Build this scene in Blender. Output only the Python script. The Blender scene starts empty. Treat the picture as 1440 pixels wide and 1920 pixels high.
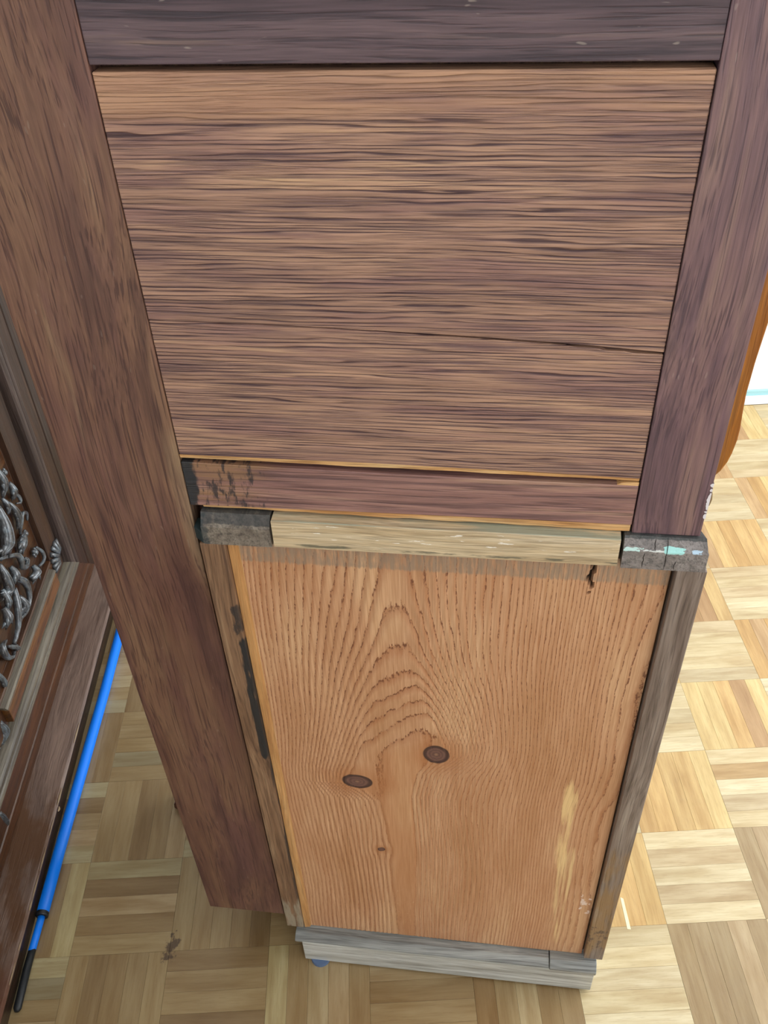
import bpy, bmesh, math, random
import numpy as np
from mathutils import Vector, Matrix
random.seed(7)
S = bpy.context.scene
COL = S.collection

# ------------------------------------------------------------------ camera
cam_d = bpy.data.cameras.new('camera'); cam = bpy.data.objects.new('camera', cam_d); COL.objects.link(cam)
RT = Vector((0.9917960756, 0.1222498556, -0.0373566224))
DN = Vector((0.0510904832, -0.6469722230, -0.7608000429))
FW = Vector((-0.1171763924, 0.7526499289, -0.6479103160))
m = Matrix((( RT.x, -DN.x, -FW.x, 0), (RT.y, -DN.y, -FW.y, 0), (RT.z, -DN.z, -FW.z, 1.27902), (0, 0, 0, 1)))
cam.matrix_world = m
cam_d.sensor_fit = 'VERTICAL'; cam_d.sensor_height = 36; cam_d.sensor_width = 27
cam_d.lens = 1693.557/1920*36; cam_d.clip_start = .02
S.camera = cam

A = math.radians(9.1269)          # the room and its parquet stand turned by this against the clock case
ca, sa = math.cos(A), math.sin(A)
def LW(s, w, z=0): return Vector((ca*s - sa*w, sa*s + ca*w, z))     # room coordinates -> world

# ------------------------------------------------------------------ world, lights, exposure
W = bpy.data.worlds.new('daylight'); S.world = W; W.use_nodes = True
bg = W.node_tree.nodes['Background']; bg.inputs[0].default_value = (.62, .78, 1, 1); bg.inputs[1].default_value = 1.0
def area(name, s, w, z, sx, sy, rot, power, colr):
    d = bpy.data.lights.new(name, 'AREA'); d.shape = 'RECTANGLE'; d.size = sx; d.size_y = sy; d.energy = power; d.color = colr
    o = bpy.data.objects.new(name, d); COL.objects.link(o); o.location = LW(s, w, z)
    o.rotation_euler = (Matrix.Rotation(A, 3, 'Z') @ rot).to_euler(); return o
def aim(d): return Vector(d).to_track_quat('-Z', 'Z').to_matrix()
area('window_daylight', 1.80, .90, 1.25, 1.7, 1.7, aim((-1, 0, -.12)), 60, (.93, .97, 1))
area('added_fill_behind', 1.05, -1.50, 1.55, 1.2, 1.2, aim((-.35, 1, -.2)), 20, (1, .985, .96))  # added fill from behind the camera to brighten the case front
S.view_settings.view_transform = 'Standard'; S.view_settings.look = 'None'
S.view_settings.gamma = 1; S.view_settings.use_curve_mapping = False
S.view_settings.exposure = 0.0

# ------------------------------------------------------------------ helpers
def L(c):
    if isinstance(c, str): c = [int(c[i:i+2], 16)/255 for i in (0, 2, 4)]
    return tuple((x/12.92 if x <= .04045 else ((x+.055)/1.055)**2.4) for x in c) + (1,)
class NT:
    def __init__(s, name):
        s.m = bpy.data.materials.new(name); s.m.use_nodes = True; s.t = s.m.node_tree
        s.b = s.t.nodes['Principled BSDF']
    def n(s, typ, **kw):
        o = s.t.nodes.new(typ)
        for k, v in kw.items(): setattr(o, k, v)
        return o
    def put(s, sock, v):
        if isinstance(v, bpy.types.NodeSocket): s.t.links.new(v, sock)
        elif v is not None:
            try: sock.default_value = v
            except Exception: sock.default_value = (v, v, v)
    def math(s, op, a, b=None, c=None, clamp=False):
        o = s.n('ShaderNodeMath', operation=op, use_clamp=clamp); s.put(o.inputs[0], a)
        if b is not None: s.put(o.inputs[1], b)
        if c is not None: s.put(o.inputs[2], c)
        return o.outputs[0]
    def vm(s, op, a, b): 
        o = s.n('ShaderNodeVectorMath', operation=op); s.put(o.inputs[0], a); s.put(o.inputs[1], b); return o.outputs[0]
    def ss(s, x, a, b, lo=0, hi=1):
        o = s.n('ShaderNodeMapRange', interpolation_type='SMOOTHSTEP'); s.put(o.inputs[0], x)
        for i, v in zip((1, 2, 3, 4), (a, b, lo, hi)): s.put(o.inputs[i], v)
        return o.outputs[0]
    def noise(s, vec, scale=1, detail=3, rough=.55, dist=0):
        o = s.n('ShaderNodeTexNoise'); s.put(o.inputs['Vector'], vec); s.put(o.inputs['Scale'], scale)
        s.put(o.inputs['Detail'], detail); s.put(o.inputs['Roughness'], rough); s.put(o.inputs['Distortion'], dist); return o.outputs[0]
    def ramp(s, f, stops):
        o = s.n('ShaderNodeValToRGB'); s.put(o.inputs[0], f); e = o.color_ramp.elements
        while len(e) < len(stops): e.new(.5)
        for el, (p, c) in zip(e, stops): el.position = p; el.color = L(c)
        return o.outputs[0]
    def mix(s, f, a, b, mode='MIX'):
        o = s.n('ShaderNodeMix', data_type='RGBA', blend_type=mode); s.put(o.inputs[0], f)
        s.put(o.inputs[6], L(a) if isinstance(a, str) else a); s.put(o.inputs[7], L(b) if isinstance(b, str) else b); return o.outputs[2]
    def coord(s, which='Object'): return s.n('ShaderNodeTexCoord').outputs[which]
    def sep(s, v):
        o = s.n('ShaderNodeSeparateXYZ'); s.put(o.inputs[0], v); return o.outputs
    def bump(s, hgt, strength=.3, dist=.001):
        o = s.n('ShaderNodeBump'); s.put(o.inputs['Strength'], strength); s.put(o.inputs['Distance'], dist); s.put(o.inputs['Height'], hgt)
        s.t.links.new(o.outputs[0], s.b.inputs['Normal'])
    def region(s, xyz, box, soft):
        """smooth 0..1 mask inside a box given as three (lo, hi) or None"""
        r = None
        for i, lim in enumerate(box):
            if lim is None: continue
            lo, hi = lim; sf = soft[i]
            k = s.math('MULTIPLY', s.ss(xyz[i], lo-sf, lo+sf), s.ss(xyz[i], hi-sf, hi+sf, 1, 0))
            r = k if r is None else s.math('MULTIPLY', r, k)
        return r
    def stain(s, colr, p, xyz, box, soft, colour, nscale=(60, 60, 60), th=(.45, .6), amount=1, seed=0):  # tints a region, for stains and for painted light alike
        msk = s.region(xyz, box, soft)
        nv = s.vm('ADD', s.vm('MULTIPLY', p, nscale), (seed, seed*1.7, 3.1))
        nn = s.ss(s.math('ADD', s.noise(nv, 1, 4, .6), s.math('MULTIPLY', s.math('SUBTRACT', msk, 1), .45)), th[0], th[1])
        f = s.math('MULTIPLY', s.math('MULTIPLY', nn, s.ss(msk, 0, .25)), amount)
        return s.mix(f, colr, colour)

def wood(name, axis, tones, dark, streak=.55, across=90, along=3.5, pore=(520, 14), pore_amt=.45, rough=.55, wave=.004,
         lines=None, stains=(), bump=.35, seed=0, tint=None, coat=0, flecks=0, spec=.5):
    """open-grained wood; axis is the grain direction, tones the broad colour ramp, dark the streak colour"""
    g = NT(name); p = g.coord(); i = 'XYZ'.index(axis)
    p = g.vm('ADD', p, (seed*.37, seed*.61, seed*.83))
    def vec(ac, al): return tuple(al if k == i else ac for k in range(3))
    lo = g.noise(g.vm('MULTIPLY', p, vec(9, 2.5)), 1, 2, .5)
    q = g.n('ShaderNodeVectorMath', operation='MULTIPLY_ADD'); 
    cmb = g.n('ShaderNodeCombineXYZ')
    for k in range(3):
        if k != i: g.put(cmb.inputs[k], g.math('MULTIPLY', g.math('SUBTRACT', lo, .5), wave*8))
    p2 = g.vm('ADD', p, cmb.outputs[0])
    broad = g.noise(g.vm('MULTIPLY', p2, vec(across, along)), 1, 3, .62, .4)
    col = g.ramp(broad, tones)
    if tint:
        tn = g.noise(g.vm('MULTIPLY', g.vm('ADD', p2, (5, 8, 2)), vec(across*.5, along*1.3)), 1, 3, .6)
        col = g.mix(g.math('MULTIPLY', g.ss(tn, .45, .65), tint[1]), col, tint[0])
    st = g.noise(g.vm('MULTIPLY', p2, vec(across*1.9, along*1.6)), 1, 4, .6)
    col = g.mix(g.math('MULTIPLY', g.ss(st, .5, .68), streak), col, dark)
    po = g.noise(g.vm('MULTIPLY', p2, vec(*pore)), 1, 2, .5)
    pm = g.ss(po, .52, .66)
    col = g.mix(g.math('MULTIPLY', pm, pore_amt), col, dark)
    fine = g.noise(g.vm('MULTIPLY', p2, vec(900, 30)), 1, 2, .5)
    col = g.mix(1, col, g.ramp(fine, [(.3, (.86,)*3), (.7, (1, 1, 1))]), 'MULTIPLY')
    hgt = g.math('SUBTRACT', g.math('MULTIPLY', fine, .4), pm)
    xyz = g.sep(g.coord())
    if lines:   # regular hard grain lines: (axis across, spacing, wobble, colour, amount)
        ax, sp, wob, lc, amt = lines
        w = g.math('ADD', g.math('DIVIDE', xyz['XYZ'.index(ax)], sp), g.math('MULTIPLY', g.noise(g.vm('MULTIPLY', p, vec(70, 5)), 1, 3, .6), wob))
        fr = g.math('FRACT', w)
        ln = g.math('MULTIPLY', g.ss(fr, .52, .82), g.ss(fr, .88, 1.0, 1, 0))
        pt = g.ss(g.noise(g.vm('MULTIPLY', p, vec(170, 9)), 1, 3, .6), .36, .58)
        lm = g.math('MULTIPLY', ln, pt)
        col = g.mix(g.math('MULTIPLY', lm, amt), col, lc)
        hgt = g.math('SUBTRACT', hgt, g.math('MULTIPLY', lm, 1.2))
    if flecks:
        fl = g.noise(g.vm('MULTIPLY', p, vec(260, 70)), 1, 1, .5)
        col = g.mix(g.math('MULTIPLY', g.ss(fl, .73, .78), flecks), col, 'C9BDB0')
    for sd in stains:
        col = g.stain(col, g.coord(), xyz, *sd)
    g.t.links.new(col, g.b.inputs['Base Color'])
    g.put(g.b.inputs['Roughness'], g.ss(st, .3, .7, rough-.08, rough+.08))
    g.put(g.b.inputs['Specular IOR Level'], spec)
    if coat: g.put(g.b.inputs['Coat Weight'], coat); g.put(g.b.inputs['Coat Roughness'], .3)
    g.bump(hgt, bump, .0006)
    return g.m
def plain(name, c, rough=.5, **kw):
    g = NT(name); nz = g.noise(g.vm('MULTIPLY', g.coord(), (40, 40, 40)), 1, 4, .6)
    c = L(c)
    a = tuple(x*.9 for x in c[:3]) + (1,)
    g.t.links.new(g.mix(nz, a, c), g.b.inputs['Base Color'])
    g.put(g.b.inputs['Roughness'], rough)
    for k, v in kw.items(): g.put(g.b.inputs[k.replace('_', ' ')], v)
    g.bump(g.noise(g.vm('MULTIPLY', g.coord(), (600, 600, 600)), 1, 2, .5), .08, .0003)
    return g.m

def link(name, me, mat, parent=None, off=None):
    o = bpy.data.objects.new(name, me); COL.objects.link(o)
    if mat is not None and not me.materials: me.materials.append(mat)
    if parent is not None:
        o.parent = parent
        if off is not None: o.location = -Vector(off)
    return o
def mesh(name, bm, smooth=False):
    bmesh.ops.recalc_face_normals(bm, faces=bm.faces)
    me = bpy.data.meshes.new(name); bm.to_mesh(me); bm.free()
    if smooth: me.polygons.foreach_set('use_smooth', [True]*len(me.polygons))
    return me
def prism(poly, axis, a, b, bev=0, seg=2):
    """polygon in the plane of the two other axes (in xyz order), extruded along axis from a to b"""
    bm = bmesh.new(); k = 'XYZ'.index(axis)
    def P(u, v, t):
        c = [u, v]; c.insert(k, t); return c
    lo = [bm.verts.new(P(u, v, a)) for u, v in poly]; hi = [bm.verts.new(P(u, v, b)) for u, v in poly]
    n = len(poly); bm.faces.new(lo); bm.faces.new(hi)
    for i in range(n): bm.faces.new((lo[i], lo[(i+1) % n], hi[(i+1) % n], hi[i]))
    bmesh.ops.recalc_face_normals(bm, faces=bm.faces)
    if bev: bmesh.ops.bevel(bm, geom=list(bm.edges), offset=bev, segments=seg, affect='EDGES', profile=.6)
    return bm
def box(x0, x1, y0, y1, z0, z1, bev=.0008):
    return prism([(x0, y0), (x1, y0), (x1, y1), (x0, y1)], 'Z', z0, z1, bev)
def tag(o, label=None, cat=None, group=None, kind=None):
    if label: o['label'] = label
    if cat: o['category'] = cat
    if group: o['group'] = group
    if kind: o['kind'] = kind
    return o
def empty(name, loc, rz=0):
    o = bpy.data.objects.new(name, None); COL.objects.link(o); o.location = loc; o.rotation_euler.z = rz; o.empty_display_size = .05; return o
def tube(bm, pts, rad, seg=10, flat=1.0, fdir=0):
    """swept tube with per-point radius, optionally flattened along coordinate fdir"""
    pts = [Vector(p) for p in pts]; rings = []
    for i, p in enumerate(pts):
        d = (pts[min(i+1, len(pts)-1)] - pts[max(i-1, 0)]).normalized()
        up = Vector((1, 0, 0)) if abs(d.x) < .9 else Vector((0, 1, 0))
        u = d.cross(up).normalized(); v = u.cross(d).normalized(); r = []
        for k in range(seg):
            a = 2*math.pi*k/seg
            q = (u*math.cos(a) + v*math.sin(a))*rad[i]; q[fdir] *= flat
            r.append(bm.verts.new(p+q))
        rings.append(r)
    for a, b in zip(rings, rings[1:]):
        for k in range(seg): bm.faces.new((a[k], a[(k+1) % seg], b[(k+1) % seg], b[k]))
    bm.faces.new(rings[0][::-1]); bm.faces.new(rings[-1])
    return bm
def spline(pts, n=6):
    """Catmull-Rom resampling of tuples"""
    P = [np.array(p, float) for p in pts]; P = [2*P[0]-P[1]] + P + [2*P[-1]-P[-2]]; out = []
    for i in range(1, len(P)-2):
        for k in range(n):
            t = k/n; a, b, c, d = P[i-1:i+3]
            out.append(.5*((2*b)+(c-a)*t+(2*a-5*b+4*c-d)*t*t+(3*b-a-3*c+d)*t**3))
    out.append(P[-2]); return out

# ------------------------------------------------------------------ floor: mosaic parquet, blocks of five strips
BL = .14; ORG = (-.554, .4964)
PX, PW = ca*ORG[0] + sa*ORG[1], -sa*ORG[0] + ca*ORG[1]      # block corner in room coordinates
def parquet_mat(name, obj_colour):
    g = NT(name)
    if obj_colour:
        oi = g.n('ShaderNodeObjectInfo'); base = oi.outputs['Color']; p = g.vm('ADD', g.coord(), (0, 0, 0)); rnd = oi.outputs['Random']
    else:
        at = g.n('ShaderNodeAttribute', attribute_name='tone'); base = at.outputs['Color']
        p = g.n('ShaderNodeAttribute', attribute_name='strip').outputs['Vector']; rnd = at.outputs['Alpha']
    cb = g.n('ShaderNodeCombineXYZ')
    for k in range(3): g.put(cb.inputs[k], g.math('MULTIPLY', rnd, 17.0+9*k))
    p = g.vm('ADD', p, cb.outputs[0])
    gr = g.noise(g.vm('MULTIPLY', p, (16, 260, 1)), 1, 4, .62, .5)
    br = g.noise(g.vm('MULTIPLY', p, (10, 60, 1)), 1, 2, .5, .3)
    po = g.ss(g.noise(g.vm('MULTIPLY', p, (60, 900, 1)), 1, 2, .5), .56, .68)
    c = g.mix(1, base, g.ramp(gr, [(.26, 'E9E2D4'), (.55, 'FAF8F2'), (.8, 'FFFFFF')]), 'MULTIPLY')
    c = g.mix(1, c, g.ramp(br, [(.3, 'E2D6C2'), (.65, 'FFFDF6')]), 'MULTIPLY')
    c = g.mix(g.math('MULTIPLY', po, .16), c, '6E4E2C')
    # a dark mark on the floor in front of the left board, with a shape of its own
    wp = g.n('ShaderNodeNewGeometry').outputs['Position']
    d = g.vm('MULTIPLY', g.vm('SUBTRACT', wp, (-.4145, .5225, 0)), (110, 48, 0))
    ln = g.n('ShaderNodeVectorMath', operation='LENGTH'); g.put(ln.inputs[0], d)
    nn = g.noise(g.vm('MULTIPLY', wp, (110, 80, 1)), 1, 4, .65)
    sm = g.ss(g.math('ADD', ln.outputs['Value'], g.math('MULTIPLY', g.math('SUBTRACT', nn, .5), 3.6)), .55, 1.05, 1, 0)
    c = g.mix(g.math('MULTIPLY', sm, .8), c, '3E2A22')
    g.t.links.new(c, g.b.inputs['Base Color'])
    rg = g.noise(g.vm('MULTIPLY', wp, (14, 14, 14)), 1, 3, .6)
    g.put(g.b.inputs['Roughness'], g.ss(rg, .3, .7, .30, .46))
    g.put(g.b.inputs['Coat Weight'], .25); g.put(g.b.inputs['Coat Roughness'], .28)
    g.bump(g.math('SUBTRACT', g.math('MULTIPLY', gr, .5), po), .12, .0004)
    return g.m
M_PAR = parquet_mat('parquet_strip_oak', True); M_PAR2 = parquet_mat('parquet_strip_oak_far', False)
sub = mesh('floor', prism([(-1.12, -1.66), (1.96, -1.66), (1.96, 1.93), (-1.12, 1.93)], 'Z', -.03, -.0035))
M_SUB = plain('floor_joint', 'A08058', .8)
floor = link('floor', sub, M_SUB); floor.rotation_euler.z = A; tag(floor, kind='structure')
sl, sw = BL-.00035, BL/5-.0002
bm = prism([(-sl/2, -sw/2), (sl/2, -sw/2), (sl/2, sw/2), (-sl/2, sw/2)], 'Z', -.0035, 0)
bmesh.ops.bevel(bm, geom=[e for e in bm.edges if all(v.co.z > -.001 for v in e.verts)], offset=.00012, segments=1, affect='EDGES')
strip_me = mesh('parquet_strip', bm); strip_me.materials.append(M_PAR)
PALE = ['D8CAA8', 'DDD0B0', 'D6C8A6', 'DACCAA', 'D1C2A0', 'D5C8AA', 'DED3B6', 'CBBA9A']
WARM = ['D6B47C', 'CAA56C', 'DCBE86', 'BD9A70', 'D4B680', 'C6A67C', 'DEC792', 'BA966C']
MIDT = ['B09C78', 'A69270', 'B8A484', 'A08A68', 'BAAA8A', 'AA9674', '988262']
R2 = random.Random(11)
def tone_of(i, j, k):
    hor = (i+j) % 2 == 0
    if i >= 5:
        pal = PALE if hor else WARM
        if (i, j) in ((7, 0), (6, -1), (8, -1)): pal = MIDT
        if (i, j) == (7, 1) and k == 3: return 'BFA173'
    else: pal = MIDT + (['B8AE8E', 'A49A80', 'B2A88C'] if hor else ['C4B892', '947A56'])  # darker, greyer tones: the shading of the left floor is in the colour
    return R2.choice(pal)
def inview(p):
    v = Vector((p.x, p.y, p.z-1.27902)); z = v.dot(FW)
    if z <= 0: return None
    u = 720+1693.557*v.dot(RT)/z; w = 960+1693.557*v.dot(DN)/z
    return (u, w, z)
near, far = [], []
for i in range(-6, 17):
    for j in range(-16, 11):
        for k in range(5):
            hor = (i+j) % 2 == 0
            o = (k+.5)*BL/5
            s, w = (PX+i*BL+BL/2, PW+j*BL+o) if hor else (PX+i*BL+o, PW+j*BL+BL/2)
            if not (-1.04 < s < 1.90 and -1.58 < w < 1.85): continue
            if s - .07 < -1.05 or s+.07 > 1.90 or w+.07 > 1.857+.03 or w - .07 < -1.62: pass
            t = tone_of(i, j, k); rot = A if hor else A+math.pi/2
            p = LW(s, w); q = inview(p)
            hid = s < -.54 and .30 < w < 1.38 or (-.30 < p.x < .22 and .56 < p.y < .84)
            # hidden from the photograph's viewpoint behind the tall case
            xx = p.x/max(p.y, .01)
            if p.y > .60 and -.62 < xx < .295 and not (p.y < .62): hid = True
            if q and -110 < q[0] < 1550 and 480 < q[1] < 2060 and not hid: near.append((q[2], p, rot, t, s, w))
            else: far.append((p, rot, t))
near.sort(key=lambda a: a[0])
for a in near[300:]: far.append((a[1], a[2], a[3]))
first = None
floor_inv = Matrix.Rotation(-A, 4, 'Z')
for a in near[:300]:
    if first is None: first = o = bpy.data.objects.new('parquet_strip', strip_me)
    else: o = first.copy()
    COL.objects.link(o); o.parent = floor
    o.location = floor_inv @ a[1]; o.rotation_euler.z = a[2]-A
    o.location.z = R2.uniform(-.0001, 0); o.rotation_euler.x = R2.uniform(-.003, .003)
    j = R2.uniform(.84, .95); c = L(a[3]); o.color = (c[0]*j, c[1]*j, c[2]*j, 1)
vs, fs, tones, sp = [], [], [], []
bx = [(-1, -1), (1, -1), (1, 1), (-1, 1)]
for p, rot, t in far:
    b = len(vs); c, s_ = math.cos(rot), math.sin(rot); rr = R2.random(); cc = L(t); j = R2.uniform(.84, .95)
    for z in (-.0035, 0):
        for u, v in bx:
            lx, ly = u*sl/2, v*sw/2
            vs.append((p.x+c*lx-s_*ly, p.y+s_*lx+c*ly, z)); sp.append((lx, ly, 0)); tones.append((cc[0]*j, cc[1]*j, cc[2]*j, rr))
    fs += [(b+4, b+5, b+6, b+7), (b, b+1, b+5, b+4), (b+1, b+2, b+6, b+5), (b+2, b+3, b+7, b+6), (b+3, b, b+4, b+7)]
me = bpy.data.meshes.new('parquet_strips'); me.from_pydata(vs, [], fs)
at = me.attributes.new('tone', 'FLOAT_COLOR', 'POINT'); at.data.foreach_set('color', [x for t in tones for x in t])
at = me.attributes.new('strip', 'FLOAT_VECTOR', 'POINT'); at.data.foreach_set('vector', [x for t in sp for x in t])
o = link('parquet_strips', me, M_PAR2, floor); o.rotation_euler.z = -A; o['kind'] = 'stuff'
M_SLIV = plain('pale_filler', 'F2E6BE', .5)
bm = prism([(-.0028, -.0225), (.0022, -.0235), (.0030, .021), (-.0010, .0235)], 'Z', -.001, .0004, .0002, 1)
o = link('filler_sliver', mesh('filler_sliver', bm), M_SLIV, floor); o.location = floor_inv @ Vector((.2185, .6395, 0)); o.rotation_euler.z = .02
o['label'] = 'pale sliver of filler in a parquet joint'

# ------------------------------------------------------------------ room shell
M_WALL = plain('wall_white_paint', 'F6F6F4', .8); M_TRIM = plain('trim_white_gloss', 'F1F5F5', .35)
M_CEIL = plain('ceiling_white', 'F2F1EE', .9)
def room(name, poly, axis, a, b, mat):
    o = link(name, mesh(name, prism(poly, axis, a, b)), mat); o.rotation_euler.z = A; return tag(o, kind='structure')
def wall_hole(name, axis, a, b, u0, u1, h0, h1, v0, v1, z1=2.5):
    """wall slab between a and b on axis, running u0..u1, with an opening h0..h1 wide and v0..v1 high"""
    bm = bmesh.new()
    for (p0, p1, q0, q1) in ((u0, h0, 0, z1), (h1, u1, 0, z1), (h0, h1, 0, v0), (h0, h1, v1, z1)):
        t = prism([(p0, q0), (p1, q0), (p1, q1), (p0, q1)], axis, a, b)
        me = bpy.data.meshes.new('t'); t.to_mesh(me); t.free(); bm.from_mesh(me); bpy.data.meshes.remove(me)
    o = link(name, mesh(name, bm), M_WALL); o.rotation_euler.z = A; return tag(o, kind='structure')
room('wall_back', [(-1.05, 0), (1.90, 0), (1.90, 2.5), (-1.05, 2.5)], 'Y', 1.857, 1.93, M_WALL)
room('wall_left', [(-1.6, 0), (1.857, 0), (1.857, 2.5), (-1.6, 2.5)], 'X', -1.12, -1.05, M_WALL)
wall_hole('wall_right', 'X', 1.90, 1.96, -1.6, 1.857, .05, 1.8, .35, 2.15)
wall_hole('wall_front', 'Y', -1.66, -1.60, -1.05, 1.90, .40, 1.75, .9, 2.2)
room('ceiling', [(-1.12, -1.66), (1.96, -1.66), (1.96, 1.93), (-1.12, 1.93)], 'Z', 2.5, 2.56, M_CEIL)
# skirting on the back wall: low strip, cyan strip painted as the shadow line
bm = prism([(1.838, .0005), (1.857, .0005), (1.857, .020), (1.840, .020)], 'X', -1.05, 1.90, .0008, 1)
o = link('baseboard_back', mesh('baseboard_back', bm), M_TRIM); o.rotation_euler.z = A; tag(o, kind='structure')
M_CYAN = plain('shadow_line_cyan', 'A5D5DC', .4)
bm = prism([(1.849, .0205), (1.857, .0205), (1.857, .033), (1.849, .033)], 'X', -1.05, 1.90)
o = link('shadow_strip', mesh('shadow_strip', bm), M_CYAN); o.rotation_euler.z = A; tag(o, kind='structure')
M_GLASS = NT('window_glass'); M_GLASS.put(M_GLASS.b.inputs['Transmission Weight'], 1.0); M_GLASS.put(M_GLASS.b.inputs['Roughness'], .02)
M_GLASS.put(M_GLASS.b.inputs['IOR'], 1.45); M_GLASS = M_GLASS.m
def window(name, axis, c, h0, h1, v0, v1):
    bm = bmesh.new(); f = .05; md = (h0+h1)/2
    for (p0, p1, q0, q1) in ((h0, h0+f, v0, v1), (h1-f, h1, v0, v1), (h0+f, h1-f, v0, v0+f), (h0+f, h1-f, v1-f, v1), (md-.03, md+.03, v0+f, v1-f)):
        t = prism([(p0, q0), (p1, q0), (p1, q1), (p0, q1)], axis, c-.02, c+.02, .002, 1)
        me = bpy.data.meshes.new('t'); t.to_mesh(me); t.free(); bm.from_mesh(me); bpy.data.meshes.remove(me)
    o = link(name, mesh(name, bm), M_TRIM); o.rotation_euler.z = A; tag(o, kind='structure')
    for p0, p1 in ((h0+f, md-.03), (md+.03, h1-f)):
        link('pane', mesh('pane', prism([(p0, v0+f), (p1, v0+f), (p1, v1-f), (p0, v1-f)], axis, c-.003, c+.003)), M_GLASS, o)
window('window_1', 'X', 1.93, .05, 1.8, .35, 2.15)
window('added_window', 'Y', -1.63, .40, 1.75, .9, 2.2)  # unseen window, added to go with the fill light on the case front

# ------------------------------------------------------------------ the tall wooden case seen from behind
CL = (-.03, .66, 0)
case = empty('tall_clock_case', CL)
tag(case, 'tall bare wooden case seen from behind, reddish brown framed back above a pine panel', 'cabinet')
YU = .547
def part(name, bm, mat, smooth=False, label=None):
    o = link(name, mesh(name, bm, smooth), mat, case, CL)
    if label: o['label'] = label
    return o
T_STILE = [(.26, '5C423A'), (.40, '755448'), (.50, '84614F'), (.60, '8E6C56'), (.76, 'A88E70')]
M_STL = wood('stained_oak_left', 'Z', T_STILE, '4A3130', streak=.5, across=38, along=3.4, pore=(600, 10), pore_amt=.7, rough=.5, wave=.005, seed=1, flecks=.12, tint=('6B4350', .35),
    stains=[((None, None, (.05, .80)), (.01, .01, .10), '4A2722', (14, 14, 2.2), (.30, .75), .55, 2)])
T_R = [(.28, '544248'), (.42, '725860'), (.54, '86686A'), (.66, '937670'), (.8, 'A89280')]
M_STR = wood('stained_oak_right', 'Z', T_R, '4C3A45', streak=.5, across=42, along=3.6, pore=(600, 11), pore_amt=.65, rough=.46, wave=.005, seed=5, flecks=.15, tint=('5E4A66', .4))
T_T = [(.28, '43363E'), (.45, '5E4C54'), (.6, '705C62'), (.76, '866F66')]
M_TOP = wood('stained_oak_rail', 'X', T_T, '2E2833', streak=.7, across=70, along=3, pore=(460, 14), pore_amt=.55, rough=.46, wave=.002, seed=8, flecks=.3)
T_P = [(.26, '92705F'), (.42, 'A98471'), (.54, 'B8917C'), (.66, 'C49C82'), (.8, 'D6B08A')]
def panel_mat(name, seed, light_top):
    st = []
    if light_top:
        st = [((None, None, (1.108, 1.16)), (.01, .01, .012), 'C89A76', (5, 5, 60), (.22, .6), .5, 1)]
    return wood(name, 'X', T_P, '5A4650', streak=.42, across=110, along=5.5, pore=(760, 12), pore_amt=.5, rough=.55, wave=.0012, seed=seed, bump=.7,
        lines=('Z', .0032, 4.0, '452F36', .95), tint=('7C5660', .45), stains=st)
M_PN1 = panel_mat('brushed_oak_upper', 3, True); M_PN2 = panel_mat('brushed_oak_lower', 14, False)
T_L = [(.28, '785852'), (.45, '946E68'), (.6, 'A67E76'), (.78, 'B8957E')]
M_LRL = wood('stained_oak_lower_rail', 'X', T_L, '4F383E', streak=.55, across=80, along=4, pore=(480, 10), pore_amt=.55, rough=.5, wave=.0015, seed=21, bump=.5,
    stains=[(((-.26, -.175), None, None), (.05, .01, .01), '9A7654', (8, 60, 160), (.30, .60), .7, 4),
            (((-.26, -.238), None, None), (.008, .01, .01), '1D262D', (60, 60, 30), (.22, .40), .95, 1),
            (((-.26, -.165), None, None), (.045, .01, .01), '26262E', (190, 60, 60), (.47, .60), .85, 3)])
M_FRESH = wood('fresh_split_wood', 'X', [(.3, 'D89E62'), (.5, 'EBB87C'), (.75, 'F5D09A')], '7A4A2A', streak=.4, across=160, along=8, pore=(600, 20), pore_amt=.35, rough=.6, seed=4)
M_DARK = plain('dark_inside', '17110E', .9)

part('stile', box(-.3497, -.2475, YU, YU+.018, .088, 1.50), M_STL, label='long brown left board reaching almost to the floor')
part('stile', box(.1183*YU/.583-.0005, .1625, YU-.0006, YU+.018, .8003, 1.50), M_STR, label='purplish brown right board ending above the ledge')
X0, X1 = -.2470, .1103
part('top_rail', box(X0, X1, YU+.0004, YU+.018, 1.1415, 1.50), M_TOP, label='dark greyish purple rail')
def xz_board(poly, y0, y1, bev=.0006): return prism(poly, 'Y', y0, y1, bev, 1)
# two boards of the panel; the joint between them opens towards the right
up = [(X0, .9745), (-.15, .9733), (-.0865, .9711), (-.03, .9692), (.0, .9678), (.03, .9663), (.05, .9650), (.062, .9644), (.075, .9634), (.09, .9622), (X1-.0004, .9607)]
dn = [(X0, .9742), (-.15, .9729), (-.0865, .9704), (-.03, .9678), (.0, .9662), (.03, .9648), (.044, .9640), (.052, .9626), (.066, .9622), (.072, .9606), (.084, .9605), (.09, .9594), (.1, .9590), (X1-.0004, .9588)]
part('panel_board', xz_board([(X0, 1.1375)] + up + [(X1-.0004, 1.1375)], YU+.0010, YU+.014), M_PN1)
part('panel_board', xz_board(dn[::-1] + [(X0, .8560), (-.09, .8555), (.01, .8545), (X1-.0004, .8525)], YU+.0012, YU+.014), M_PN2)
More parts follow.
